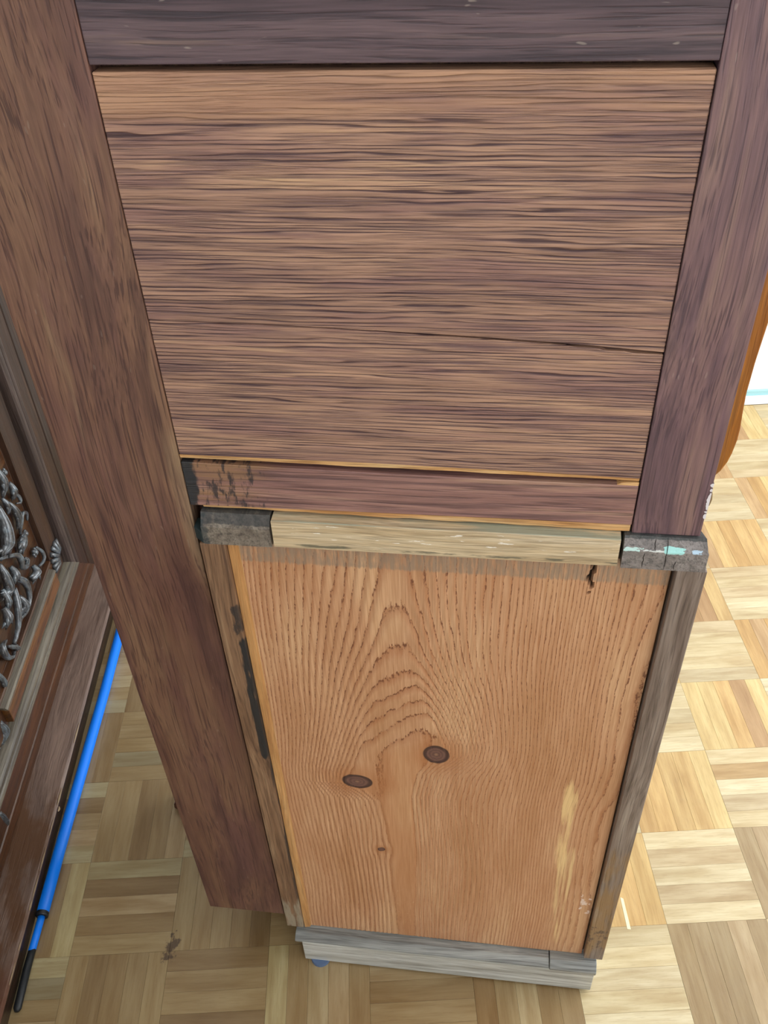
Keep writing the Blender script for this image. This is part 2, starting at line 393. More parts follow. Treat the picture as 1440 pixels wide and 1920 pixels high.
# freshly split lighter lower edge of the panel and of the rail
def edge_strip(name, top, bot, y0, y1, mat, label):
    bm = bmesh.new(); n = len(top); a = []; 
    for (x, zt), (_, zb) in zip(top, bot): a.append([bm.verts.new((x, y0, zt)), bm.verts.new((x, y0+.0010, zb)), bm.verts.new((x, y1, zb)), bm.verts.new((x, y1, zt))])
    for p, q in zip(a, a[1:]):
        for k in range(4): bm.faces.new((p[k], p[(k+1) % 4], q[(k+1) % 4], q[k]))
    bm.faces.new(a[0]); bm.faces.new(a[-1][::-1]); return part(name, bm, mat, label=label)
xs = [X0+(X1-.001-X0)*i/16 for i in range(17)]; r5 = random.Random(5)
edge_strip('split_edge', [(x, .8561-.0035*max(0, (x+.09)/.2)) for x in xs], [(x, .8525-.0022*(i/16)+r5.uniform(-.0004, .0004)) for i, x in enumerate(xs)], YU+.0011, YU+.012, M_FRESH, 'thin pale split edge under the panel')
LZ = lambda x: .8482 - .0020*max(0, min(1, (x+.20)/.20))
part('lower_rail', xz_board([(X0, .8494), (-.22, .8487), (-.15, LZ(-.15)), (-.09, LZ(-.09)), (0, LZ(0)), (.06, .8462), (X1-.0008, .8463), (X1-.0008, .8073), (.02, .8073), (-.1, .8062), (-.18, .8052), (-.236, .8050), (X0, .8045)], YU+.0002, YU+.016), M_LRL,
    label='brown rail with black scorch marks at its left end')
xs = [-.236+(X1-.0015+.236)*i/20 for i in range(21)]
edge_strip('split_edge', [(x, .8052+.0022*min(1, i/14)) for i, x in enumerate(xs)], [(x, .8034-.0032*(i/20)+r5.uniform(-.0005, .0005)) for i, x in enumerate(xs)], YU+.0001, YU+.014, M_FRESH, 'pale orange split edge under the rail')
bm = xz_board([(.0935, .8463), (.0965, .8478), (.1000, .8488), (.1045, .8490), (.1095, .8494), (.1095, .8460), (.0935, .8460)], YU+.0008, YU+.012, .0003)
part('splinter', bm, M_FRESH, label='pale splinter bridging the gap')
# what carries them: the hidden case
M_BODY = wood('case_side_wood', 'Z', T_STILE, '4A3130', seed=30)
part('case_body', box(-.345, .158, YU+.0185, .80, .86, 1.50), M_BODY)
part('case_body', box(-.335, .150, .5665, .80, .10, .8605), M_BODY)
# ledge blocks and ledge board between the upper and the lower back
YF = .538
def ledge(x0, x1, zt, zc, yc, zb=.7735, yf=YF, skew=(0, 0), mat=None, name='ledge_block', label=None, cuts=1):
    """profile: flat top, chamfer to zc, front face to zb; skew widens the front at either end"""
    prof = [(YU+.016, zb), (YU+.016, zt), (yc, zt), (yf+.0012, zc+.0012), (yf, zc), (yf, zb)]
    bm = bmesh.new(); rings = []; n = 8; rr = random.Random(int(abs(x0)*1e4))
    for i in range(n+1):
        t = i/n; rg = []
        for k, (y, z) in enumerate(prof):
            f = (YU+.01-y)/(YU+.01-yf); f = max(0, f)
            x = x0-skew[0]*f + (x1+skew[1]*f-(x0-skew[0]*f))*t
            dz = rr.uniform(-.0004, .0004) if 1 <= k <= 4 else 0
            rg.append(bm.verts.new((x, y, z+dz)))
        rings.append(rg)
    for a, b in zip(rings, rings[1:]):
        for k in range(6): bm.faces.new((a[k], a[(k+1) % 6], b[(k+1) % 6], b[k]))
    bm.faces.new(rings[0]); bm.faces.new(rings[-1][::-1])
    bmesh.ops.recalc_face_normals(bm, faces=bm.faces)
    return part(name, bm, mat, label=label)
T_G = [(.28, '5E544C'), (.45, '7E746A'), (.6, '938A7E'), (.78, 'A89E90')]
M_BLK = wood('weathered_endgrain', 'Y', T_G, '35302F', streak=.5, across=110, along=60, pore=(500, 200), pore_amt=.4, rough=.6, seed=9,
    stains=[((None, None, (.7915, .82)), (.01, .01, .0015), '34383C', (120, 120, 60), (.2, .45), .75, 1),
            (((-.26, -.232), None, (.76, .80)), (.004, .01, .01), '22333B', (90, 90, 90), (.3, .5), .7, 2)])
M_BLKR = wood('weathered_block_right', 'Y', [(.28, '6A6668'), (.45, '86807F'), (.6, '96908F'), (.78, 'A8A2A0')], '34363A', streak=.35, across=120, along=60, pore=(500, 200), pore_amt=.4, rough=.5, seed=12,
    stains=[((None, None, (.7975, .82)), (.01, .01, .0012), '2C3436', (120, 120, 60), (.2, .45), .8, 1),
            (((.104, .120), None, (.7882, .7915)), (.004, .01, .0010), 'BFE0DC', (260, 200, 420), (.34, .44), .95, 2),  # from here on: cyan and white reflections painted along the edge
            (((.118, .142), None, (.7884, .7902)), (.004, .01, .0008), 'D8DEDC', (240, 200, 500), (.40, .50), .95, 5),
            (((.136, .152), None, (.7872, .7930)), (.003, .01, .0012), 'A9E3E2', (110, 110, 200), (.22, .34), 1, 4),
            (((.157, .166), None, (.7882, .7915)), (.002, .01, .0010), 'B8D4EA', (260, 200, 420), (.30, .42), .9, 7)])
M_LBD = wood('pale_replacement_board', 'X', [(.28, 'C2AA86'), (.45, 'D6C09C'), (.6, 'E0CDAC'), (.78, 'EADABE')], '7C6A50', streak=.45, across=120, along=6, pore=(600, 16), pore_amt=.3, rough=.6, seed=17,
    stains=[((None, None, (.7994, .83)), (.01, .01, .0006), '9DA18E', (14, 120, 120), (.14, .40), .9, 1),
            (((-.19, .11), None, (.772, .7765)), (.02, .01, .0018), '5A5A4C', (30, 120, 160), (.42, .56), .8, 3),
            (((-.17, .11), None, (.781, .799)), (.01, .01, .002), 'F6F2EA', (60, 120, 420), (.62, .68), .95, 6)])
ledge(-.2385, -.1790, .8000, .7895, YU-.002, mat=M_BLK, skew=(.000, -.001), label='dark grey end grain block at the left of the ledge', zb=.7705)
ledge(-.1778, .1030, .7994, .7986, YF+.0015, mat=M_LBD, name='ledge_board', skew=(0, -.001), label='pale replacement board with grey top', zb=.7715, yf=YF)
ledge(.1060, .1612, .8000, .7890, YU-.003, mat=M_BLKR, skew=(.001, .0090), label='dark block at the right end with cyan reflections painted along its edge', zb=.7700)
r9 = random.Random(9); bm = bmesh.new()
for x, z0, z1 in ((.1215, .7715, .7880), (.1385, .7705, .7985), (.1460, .7710, .7800), (.1290, .7900, .7985)):
    pp = []
    for i in range(7):
        z = z0+(z1-z0)*i/6; y = YF-.0001 if z < .7888 else YF+(z-.7888)/.0112*.006-.0001
        pp.append((x+r9.uniform(-.0004, .0004), y, z))
    tube(bm, pp, [.0001]+[.00028]*5+[.0001], 5)
o = part('drying_cracks', bm, M_DARK); o['kind'] = 'stuff'
bm = prism([(-.2475, YU-.002), (-.2400, YF+.001), (-.2360, YF+.001), (-.2360, YU+.01), (-.2475, YU+.01)], 'Z', .770, .783, .0005, 1)
part('wedge', bm, plain('dark_teal_wedge', '28383C', .6), label='small dark wedge beside the left block')

# lower frame
T_LS = [(.28, '634936'), (.45, '84644C'), (.6, '98775C'), (.78, 'AC9072')]
M_LSL = wood('lower_stile_left_wood', 'Z', T_LS, '3E2B22', streak=.5, across=110, along=5, pore=(560, 14), pore_amt=.4, rough=.55, seed=23,
    stains=[(((-.228, -.20), None, (.46, .655)), (.004, .01, .012), '1B2026', (110, 110, 16), (.26, .40), .96, 2),
            (((-.230, -.20), None, (.655, .70)), (.004, .01, .01), '20242A', (200, 110, 60), (.36, .50), .8, 8),
            (((-.222, -.20), None, (.10, .50)), (.003, .01, .03), '23262A', (160, 110, 18), (.30, .46), .85, 6),
            (((-.25, -.21), None, (.06, .16)), (.01, .01, .03), 'A39C8A', (150, 110, 20), (.40, .60), .7, 3)])
M_LSR = wood('lower_stile_right_wood', 'Z', [(.28, '6B5C56'), (.45, '877870'), (.6, '998C84'), (.78, 'B0A498')], '453A36', streak=.5, across=120, along=4, pore=(560, 12), pore_amt=.4, rough=.45, seed=25,
    stains=[((None, None, (.06, .36)), (.01, .01, .06), '8E6F48', (80, 80, 14), (.36, .62), .8, 2),
            ((None, None, (.09, .17)), (.01, .01, .02), '3F2F36', (150, 110, 90), (.50, .60), .7, 4)])
part('lower_stile', box(-.2428, -.2205, YF, YU+.014, .0745, .7705, .001), M_LSL, label='narrow left frame strip with black stains')
part('lower_stile', box(.1488, .1725, YF, YU+.014, .0725, .7705, .001), M_LSR, label='narrow grey brown right frame strip')

# pine panel: growth rings follow a field computed on the board
YP = .5465
nx, nz = 190, 330
px0, px1, pz0, pz1 = -.2203, .1468, .0655, .7720
X, Z = np.meshgrid(np.linspace(px0, px1, nx), np.linspace(pz0, pz1, nz))
ZG, GG = [.06, .20, .30, .36, .42, .47, .4908, .5182, .5403, .5574, .5783, .6025, .6372, .7045, .78], [1.9, 1.6, 1.5, 1.5, 1.5, 1.5, 1.6, 2.5, 3.4, 4.2, 5.1, 6.05, 7.05, 8.05, 8.9]
xc = np.interp(Z, [.06, .28, .40, .50, .78], [-.082, -.082, -.086, -.080, -.0755])
dX = X - xc
def knot_push(dX, xk, zk, amp, sx, sz):
    d = X-xk; return dX - amp*np.tanh(d/.010)*np.exp(-((Z-zk)/sz)**2)*np.exp(-(d/sx)**2)
hL = np.interp(Z, [.06, .34, .385, .415, .44, .50, .58, .68], [.010, .012, .018, .046, .047, .036, .016, 0.])
hR = np.interp(Z, [.06, .40, .445, .475, .50, .54, .61, .70], [.009, .012, .018, .038, .040, .030, .012, 0.])
h_ = np.where(dX < 0, hL, hR)
tl = .72*np.clip(dX, -h_, h_)*np.interp(Z, [.40, .44, .56, .66], [0, 1, .8, 0])
gz = np.interp(Z-tl, ZG, GG)
dX = knot_push(dX, -.129, .4205, .007, .026, .020)
dX = knot_push(dX, -.043, .4820, .007, .026, .020)
dX = knot_push(dX, .096, .440, .004, .02, .04)
dX = knot_push(dX, -.108, .282, .005, .02, .02)
r_ = np.abs(dX); r_ = np.where(r_ < h_, .25*r_, r_ - .75*h_*np.exp(-((r_-h_)/.050)**2))
pit = np.where(dX < 0, .0056, .0051) * (1 + .10*np.sin(X*34+1))
F = np.sqrt((r_/pit)**2 + gz**2)
F = F + .35*np.sin(Z*21+X*14)*np.clip(np.abs(dX)/.05, 0, 1)
rk = lambda xk, zk, a, b, t=0: np.sqrt((((X-xk)*math.cos(t)+(Z-zk)*math.sin(t))/a)**2 + ((-(X-xk)*math.sin(t)+(Z-zk)*math.cos(t))/b)**2)
K = np.minimum(np.minimum(rk(-.129, .4205, .0165, .0125, -.10), rk(-.043, .4820, .0135, .0150)), rk(-.108, .282, .0045, .004))
# slit near the top right corner
crk = (np.abs(X-(.0851+.0012*np.sin(Z*300))) < .0016*np.clip((Z-.7290)/.018, .15, 1)) & (Z > .7300)
verts = []; Yv = np.where(crk, YP+.006, YP)
Yv = Yv + .0004*np.sin(F*2*math.pi) * np.exp(-((F-8)/9)**2)
co = np.stack([X, Yv, Z], -1).reshape(-1, 3)
bk = co.copy(); bk[:, 1] = YP+.014
idx = np.arange(nx*nz).reshape(nz, nx); N = nx*nz
fr = np.stack([idx[:-1, :-1], idx[:-1, 1:], idx[1:, 1:], idx[1:, :-1]], -1).reshape(-1, 4).tolist()
per = list(idx[0, :]) + list(idx[1:, -1]) + list(idx[-1, -2::-1]) + list(idx[-2:0:-1, 0])
vb = [tuple(v) for v in co.tolist()] + [(co[i][0], YP+.014, co[i][2]) for i in per]
P = len(per); side = [(int(per[(k+1) % P]), int(per[k]), N+k, N+(k+1) % P) for k in range(P)]
me = bpy.data.meshes.new('pine_panel'); me.from_pydata(vb, [], fr + side + [tuple(N+k for k in range(P))])
for nm, arr, dflt in (('rings', F, 20.), ('knot', K, 9.), ('slit', crk.astype(float), 0.)):
    at = me.attributes.new(nm, 'FLOAT', 'POINT'); at.data.foreach_set('value', np.concatenate([arr.reshape(-1), np.full(P, dflt)]).astype(np.float32))
g = NT('pine_with_rings'); p = g.coord(); xyz = g.sep(p)
f = g.n('ShaderNodeAttribute', attribute_name='rings').outputs['Fac']; kn = g.n('ShaderNodeAttribute', attribute_name='knot').outputs['Fac']; sl_ = g.n('ShaderNodeAttribute', attribute_name='slit').outputs['Fac']
wob = g.noise(g.vm('MULTIPLY', p, (420, 1, 60)), 1, 3, .6); wob2 = g.noise(g.vm('MULTIPLY', p, (30, 1, 9)), 1, 2, .5)
ff = g.math('ADD', g.math('ADD', f, g.math('MULTIPLY', wob, .55)), g.math('MULTIPLY', wob2, 1.1))
fc = g.math('FRACT', ff)
ln = g.math('MULTIPLY', g.ss(fc, .40, .90), g.ss(fc, .93, 1.0, 1, 0))
lsh = g.math('MULTIPLY', g.ss(fc, .80, .92), g.ss(fc, .94, 1.0, 1, 0))
cell = g.noise(g.vm('MULTIPLY', g.vm('ADD', p, (9, 0, 4)), (22, 1, 5)), 1, 2, .5)
base = g.ramp(cell, [(.3, 'C3956F'), (.5, 'CFA27E'), (.7, 'D8B08A')])
fine = g.noise(g.vm('MULTIPLY', p, (900, 1, 25)), 1, 2, .5)
base = g.mix(1, base, g.ramp(fine, [(.3, 'E4D8CC'), (.7, 'FFFFFF')]), 'MULTIPLY')
amt = g.ss(g.noise(g.vm('MULTIPLY', p, (60, 1, 8)), 1, 2, .5), .3, .7, .45, .95)
col = g.mix(g.math('MULTIPLY', ln, g.math('MULTIPLY', amt, .75)), base, 'A86E48')
dots = g.ss(g.noise(g.vm('MULTIPLY', p, (500, 1, 260)), 1, 2, .5), .42, .56)
col = g.mix(g.math('MULTIPLY', g.math('MULTIPLY', lsh, dots), g.ss(xyz[2], .30, .55, .35, .9)), col, '6E3E2A')
# honey coloured heart below the knots
hm = g.math('MULTIPLY', g.ss(f, 1.4, 3.0, 1, 0), g.ss(xyz[2], .50, .47, 0, 1))
col = g.mix(g.math('MULTIPLY', hm, .38), col, 'B97C4C')
wm = g.math('MULTIPLY', g.ss(kn, 1.0, 3.2, 1, 0), .5)
col = g.mix(wm, col, 'A96C40')
krings = g.math('ADD', g.math('MULTIPLY', g.math('SINE', g.math('MULTIPLY', g.math('ADD', kn, g.math('MULTIPLY', wob, .3)), 22)), .5), .5)
kc = g.mix(g.math('MULTIPLY', krings, .55), '75534A', '4C3634')
kc = g.mix(g.ss(kn, .25, .0), kc, '94705A')
kc = g.mix(g.math('MULTIPLY', g.ss(kn, .62, .92), .8), kc, '33201F')
col = g.mix(g.ss(kn, 1.08, .96, 0, 1), col, kc)
for sd in [((None, None, (.7440, .80)), (.01, .01, .0030), '93806E', (420, 1, 60), (.22, .62), .85, 1),
           (((.090, .108), None, (.25, .46)), (.005, .01, .04), 'EBCB92', (120, 1, 10), (.34, .55), .85, 2),
           (((.098, .118), None, (.07, .34)), (.005, .01, .05), 'EACD98', (220, 1, 9), (.42, .62), .7, 3),
           (((.13, .146), None, (.17, .23)), (.003, .01, .008), 'E9D6CC', (160, 1, 120), (.52, .60), .85, 4),
           (((-.24, -.212), None, None), (.0008, .01, .01), 'D9AE72', (10, 1, 5), (.1, .3), .75, 5),
           (((-.15, .0), None, (.10, .22)), (.03, .01, .03), 'D8BFA2', (300, 1, 200), (.66, .72), .8, 9)]:
    col = g.stain(col, p, xyz, *sd)
col = g.mix(sl_, col, '1A120E')
g.t.links.new(col, g.b.inputs['Base Color']); g.put(g.b.inputs['Roughness'], .5)
g.bump(g.math('SUBTRACT', g.math('MULTIPLY', fine, .3), g.math('MULTIPLY', ln, .8)), .5, .0006)
pine = link('pine_panel', me, g.m, case, CL); pine['label'] = 'light pine panel with arched grain and two dark knots'
# loose strip of the panel's bevelled left margin
M_PINEDGE = wood('pine_margin', 'Z', [(.3, 'B8834F'), (.5, 'CC9A62'), (.75, 'DDB27C')], '8B5C38', streak=.35, across=150, along=5, pore=(600, 14), pore_amt=.25, rough=.5, seed=31)
bm = prism([(-.2203, YP-.0042), (-.2136, YP-.0030), (-.2122, YP-.0002), (-.2203, YP-.0001)], 'Z', .066, .7715, .0004, 1)
part('panel_margin', bm, M_PINEDGE, label='narrow yellow bevel along the left side of the pine panel')

part('groove_side', box(.1469, .1489, YP+.004, YP+.012, .0700, .7700, .0002), wood('groove_brown', 'Z', [(.3, '4A2C16'), (.5, '64401F'), (.75, '80552C')], '24140C', seed=71))  # dark brown with the shade of the recess painted in
# plinth
T_B = [(.28, 'A8A8A2'), (.45, 'C6C8C4'), (.6, 'D8DBD9'), (.78, 'E6E9E8')]
M_PL = wood('weathered_grey_plinth', 'X', T_B, '77746C', streak=.35, across=90, along=4, pore=(500, 14), pore_amt=.35, rough=.5, seed=41,
    stains=[((None, None, (-.01, .006)), (.01, .01, .003), '6E8298', (12, 60, 200), (.3, .55), .7, 1)])  # blue tinge of the sky painted along the bottom edge
M_PL2 = wood('weathered_dark_plinth', 'X', [(.28, '6A6C6C'), (.45, '8C8F8E'), (.6, 'A3A6A4'), (.78, 'B6B8B4')], '3A3733', streak=.5, across=90, along=4, pore=(500, 14), pore_amt=.35, rough=.5, seed=44)
prof = [(.527, .0575), (.5285, .0595), (.5365, .0640), (.575, .0640), (.575, .0500), (.529, .0500)]
bmp = prism(prof, 'X', -.2320, .1052, .0005, 1)
part('plinth_top_rail', bmp, M_PL2, label='darker grey rail on top of the plinth')
part('plinth_block', prism([(.5262, .0565), (.5275, .0590), (.5350, .0660), (.575, .0660), (.575, .0480), (.528, .0480)], 'X', .1062, .1660, .0006, 1), M_PL2, label='small grey block at the right end of the plinth')
part('plinth_rail', box(-.2225, .1640, .527, .575, .0045, .0555, .0012), M_PL, label='pale grey weathered bottom rail')
part('plinth_side', box(-.2225, -.205, .575, .79, .0045, .10), M_PL2)
part('plinth_side', box(.145, .1640, .575, .79, .0045, .10), M_PL2)
M_FOOT = plain('blue_grey_felt', '5D7194', .9)
bm = bmesh.new(); bmesh.ops.create_cone(bm, cap_ends=True, segments=20, radius1=.0135, radius2=.013, depth=.006)
bmesh.ops.translate(bm, verts=bm.verts, vec=(-.2020, .5330, .003)); part('foot_pad', bm, M_FOOT, label='small blue grey pad under the left corner')
for x, y in ((.148, .545), (.148, .77), (-.205, .77)):
    bm = bmesh.new(); bmesh.ops.create_cone(bm, cap_ends=True, segments=20, radius1=.012, radius2=.0115, depth=.006)
    bmesh.ops.translate(bm, verts=bm.verts, vec=(x, y, .003)); part('foot_pad', bm, M_FOOT)
# carved foot of the front of the case, its end peeps out behind the long left board
M_HONEY = wood('honey_varnish', 'Z', [(.28, '8A4E18'), (.45, 'A5641F'), (.6, 'B97528'), (.78, 'CB8B3C')], '5F3412', streak=.4, across=60, along=4, pore=(500, 18), pore_amt=.3, rough=.28, seed=51, coat=.5)
M_FOOTW = wood('dark_red_foot', 'Z', [(.3, '4A2A20'), (.6, '62382A'), (.8, '77493A')], '2E1B16', seed=52, rough=.4)
prof = [(-.4690, 0), (-.4745, .004), (-.4735, .014), (-.4650, .022), (-.4560, .034), (-.44, .05), (-.40, .11), (-.30, .11), (-.30, .09), (-.40, .06), (-.43, .02), (-.445, 0)]
part('front_foot', prism(prof, 'Y', .735, .765, .001, 1), M_FOOTW)
# honey coloured side moulding on the right, ending in a curve
sil = [(.150, 1.50), (.1895, 1.50), (.1895, 1.10), (.1886, .99), (.1878, .955), (.1862, .925), (.1858, .897), (.1868, .880), (.1880, .866), (.1881, .855), (.1868, .842), (.1850, .833), (.1815, .824), (.1775, .818), (.170, .812), (.150, .812)]
part('side_moulding', prism(sil, 'Y', .600, .770, .0012, 2), M_HONEY, label='honey varnished moulding with curved lower end')
sil = [(.150, .812), (.1765, .812), (.1782, .806), (.1800, .800), (.1808, .794), (.1800, .788), (.1770, .783), (.150, .778)]
part('moulding_drop', prism(sil, 'Y', .600, .640, .001, 2), plain('grey_brown_drop', '8A7250', .5))
# chips of white paint on the lower outer edge of the right board
M_CHIP = plain('white_paint_chip', 'E8E4EA', .7); r6 = random.Random(3); bm = bmesh.new()
for z0, z1 in ((.8185, .8235), (.8245, .8262), (.8275, .8440), (.8452, .8480), (.8496, .8530)):
    n = max(3, int((z1-z0)/.0012)); a_, b_ = [], []
    for i in range(n+1):
        z = z0+(z1-z0)*i/n; w = .0013*math.sin(math.pi*(i+.15)/(n+.3))*r6.uniform(.5, 1.3)
        a_.append((bm.verts.new((.1618-w, YU-.0009, z)), bm.verts.new((.1629, YU-.0009, z)), bm.verts.new((.1630, YU+.004, z))))
    for p, q in zip(a_, a_[1:]):
        bm.faces.new((p[0], p[1], q[1], q[0])); bm.faces.new((p[1], p[2], q[2], q[1]))
o = part('paint_chips', bm, M_CHIP); o['kind'] = 'stuff'

# ------------------------------------------------------------------ carved cabinet on the left
cl = (-.80, .80, 0)
cab = empty('carved_cabinet', LW(*cl), A)
tag(cab, 'dark carved wooden cabinet with moulded door frame at the left edge', 'cabinet')
def cpart(name, bm, mat, smooth=False, label=None):
    o = link(name, mesh(name, bm, smooth), mat, cab, cl)
    if label: o['label'] = label
    return o
T_C = [(.28, '2E1A0E'), (.45, '422614'), (.6, '52321B'), (.78, '644226')]
def cab_wood(name, axis, tones, seed, rgh=.34, ct=.35, **kw):
    return wood(name, axis, tones, '24150E', streak=.5, across=70, along=4, pore=(480, 14), pore_amt=.35, rough=rgh, seed=seed, coat=ct, **kw)
MC_Y = cab_wood('cabinet_wood_horizontal', 'Y', T_C, 61); MC_Z = cab_wood('cabinet_wood_vertical', 'Z', [(.28, '22140C'), (.45, '342014'), (.6, '42291A'), (.78, '523824')], 62, rgh=.5, ct=.05)
MC_OR = cab_wood('cabinet_wood_orange', 'Y', [(.28, '54300F'), (.5, '70451B'), (.75, '865826')], 63)
MC_BEAD = cab_wood('cabinet_bead', 'Y', [(.28, '4A4238'), (.5, '6A6256'), (.75, '88806E')], 64); MC_BEADZ = cab_wood('cabinet_bead_vertical', 'Z', [(.28, '2E221E'), (.5, '483A36'), (.75, '64544E')], 65, rgh=.45, ct=.1)  # horizontal bead lightened: light falling on it is put into its tones
MC_BAND = wood('cabinet_lit_ledge', 'Y', [(.28, '6C564C'), (.45, '806A5F'), (.6, '8E776B'), (.78, '9C8678')], '3E2A20', streak=.4, across=50, along=4, pore=(420, 16), pore_amt=.25, rough=.42, seed=66,  # lighter tones carry the light that falls on the ledge
    stains=[((None, (.25, .86), None), (.01, .10, .01), '5A3A20', (30, 12, 1), (.36, .56), .85, 1), ((None, (.25, .60), None), (.01, .12, .01), '5E3A2A', (20, 6, 1), (.30, .60), .8, 4)])
MC_CARV = wood('carved_relief', 'Z', [(.28, '322C2A'), (.5, '505458'), (.75, '7A8A94')], '231B18', streak=.4, across=120, along=60, pore=(500, 60), pore_amt=.3, rough=.25, seed=67, coat=.7)  # blue-grey tones paint sky highlights into the brown wood
# corpus and plinth
cpart('corpus', box(-1.02, -.606, .25, 1.372, .031, 1.30, .002), MC_Z)
cpart('plinth_face', box(-1.015, -.5310, .225, 1.370, 0, .0245, .001), cab_wood('plinth_dark_face', 'Y', [(.28, '1E140E'), (.5, '33231A'), (.75, '4A3526')], 72))
bm = prism([(-1.02, .0240), (-.5325, .0240), (-.5300, .0262), (-.5335, .0305), (-1.02, .0305)], 'Y', .22, 1.372, .0008, 1)
cpart('plinth', bm, MC_BAND, label='ledge with light painted on its top and a chipped edge')
# chipped pale edge on the plinth
bm = bmesh.new(); r8 = random.Random(8)
w = .42
while w < 1.02:
    l = r8.uniform(.012, .05); 
    if r8.random() < .62: tube(bm, [(-.5310, w, .0292), (-.5309, w+l*.4, .0294), (-.5310, w+l, .0292)], [.0004, r8.uniform(.0007, .0016), .0003], 5)
    w += l+r8.uniform(0, .02)
tube(bm, [(-.5285, .792, .026), (-.5275, .796, .0265), (-.5288, .800, .026)], [.001, .002, .001], 6)
o = cpart('edge_chips', bm, plain('chipped_edge', 'A89274', .6)); o['kind'] = 'stuff'
# door frame: profiles run round the field with mitred corners
F0, F1, B0, T1 = .637, 1.352, .0310, 1.25     # outer near, outer far, bottom, top
def ring(prof, mats, name):
    """prof: list of (distance from the outer edge, s). bottom and two stiles are separate parts"""
    n = len(prof)
    def run(P):
        bm = bmesh.new(); a = [[bm.verts.new(p) for p in P(d, s)] for d, s in prof]
        base = [[bm.verts.new((-.6055, p[1], p[2])) for p in P(d, s)] for d, s in (prof[0], prof[-1])]
        for i in range(n-1): bm.faces.new((a[i][0], a[i][1], a[i+1][1], a[i+1][0]))
        bm.faces.new((base[0][0], base[0][1], a[0][1], a[0][0])); bm.faces.new((base[1][0], base[1][1], a[-1][1], a[-1][0]))
        bm.faces.new([base[0][0]] + [r[0] for r in a] + [base[1][0]]); bm.faces.new([base[0][1]] + [r[1] for r in a] + [base[1][1]])
        return bm
    cpart(name, run(lambda d, s: [(s, F0+d, B0+d), (s, F1-d, B0+d)]), mats[0])
    cpart(name, run(lambda d, s: [(s, F1-d, B0+d), (s, F1-d, T1)]), mats[1])
    cpart(name, run(lambda d, s: [(s, F0+d, B0+d), (s, F0+d, T1)]), mats[1])
ring([(0, -.586), (.004, -.5845), (.026, -.5845), (.0275, -.5865), (.0300, -.5853), (.070, -.588), (.0745, -.5895)], (cab_wood('rail_brown', 'Y', [(.28, '3C200E'), (.5, '502D14'), (.75, '663C1C')], 70), MC_Z), 'door_frame')
bead = [(.0750, -.594), (.0765, -.585), (.079, -.5800), (.083, -.5775), (.0865, -.5765), (.090, -.5780), (.0925, -.5805), (.095, -.5790), (.0985, -.5765), (.1020, -.5755), (.106, -.5765), (.1095, -.5795), (.1115, -.584), (.1135, -.592)]
ring(bead, (MC_BEAD, MC_BEADZ), 'bead')
ring([(.1140, -.598), (.121, -.5975), (.1225, -.5885), (.165, -.5885), (.1675, -.590), (.169, -.599), (.172, -.6000)] , (MC_Y, MC_Z), 'inner_frame')
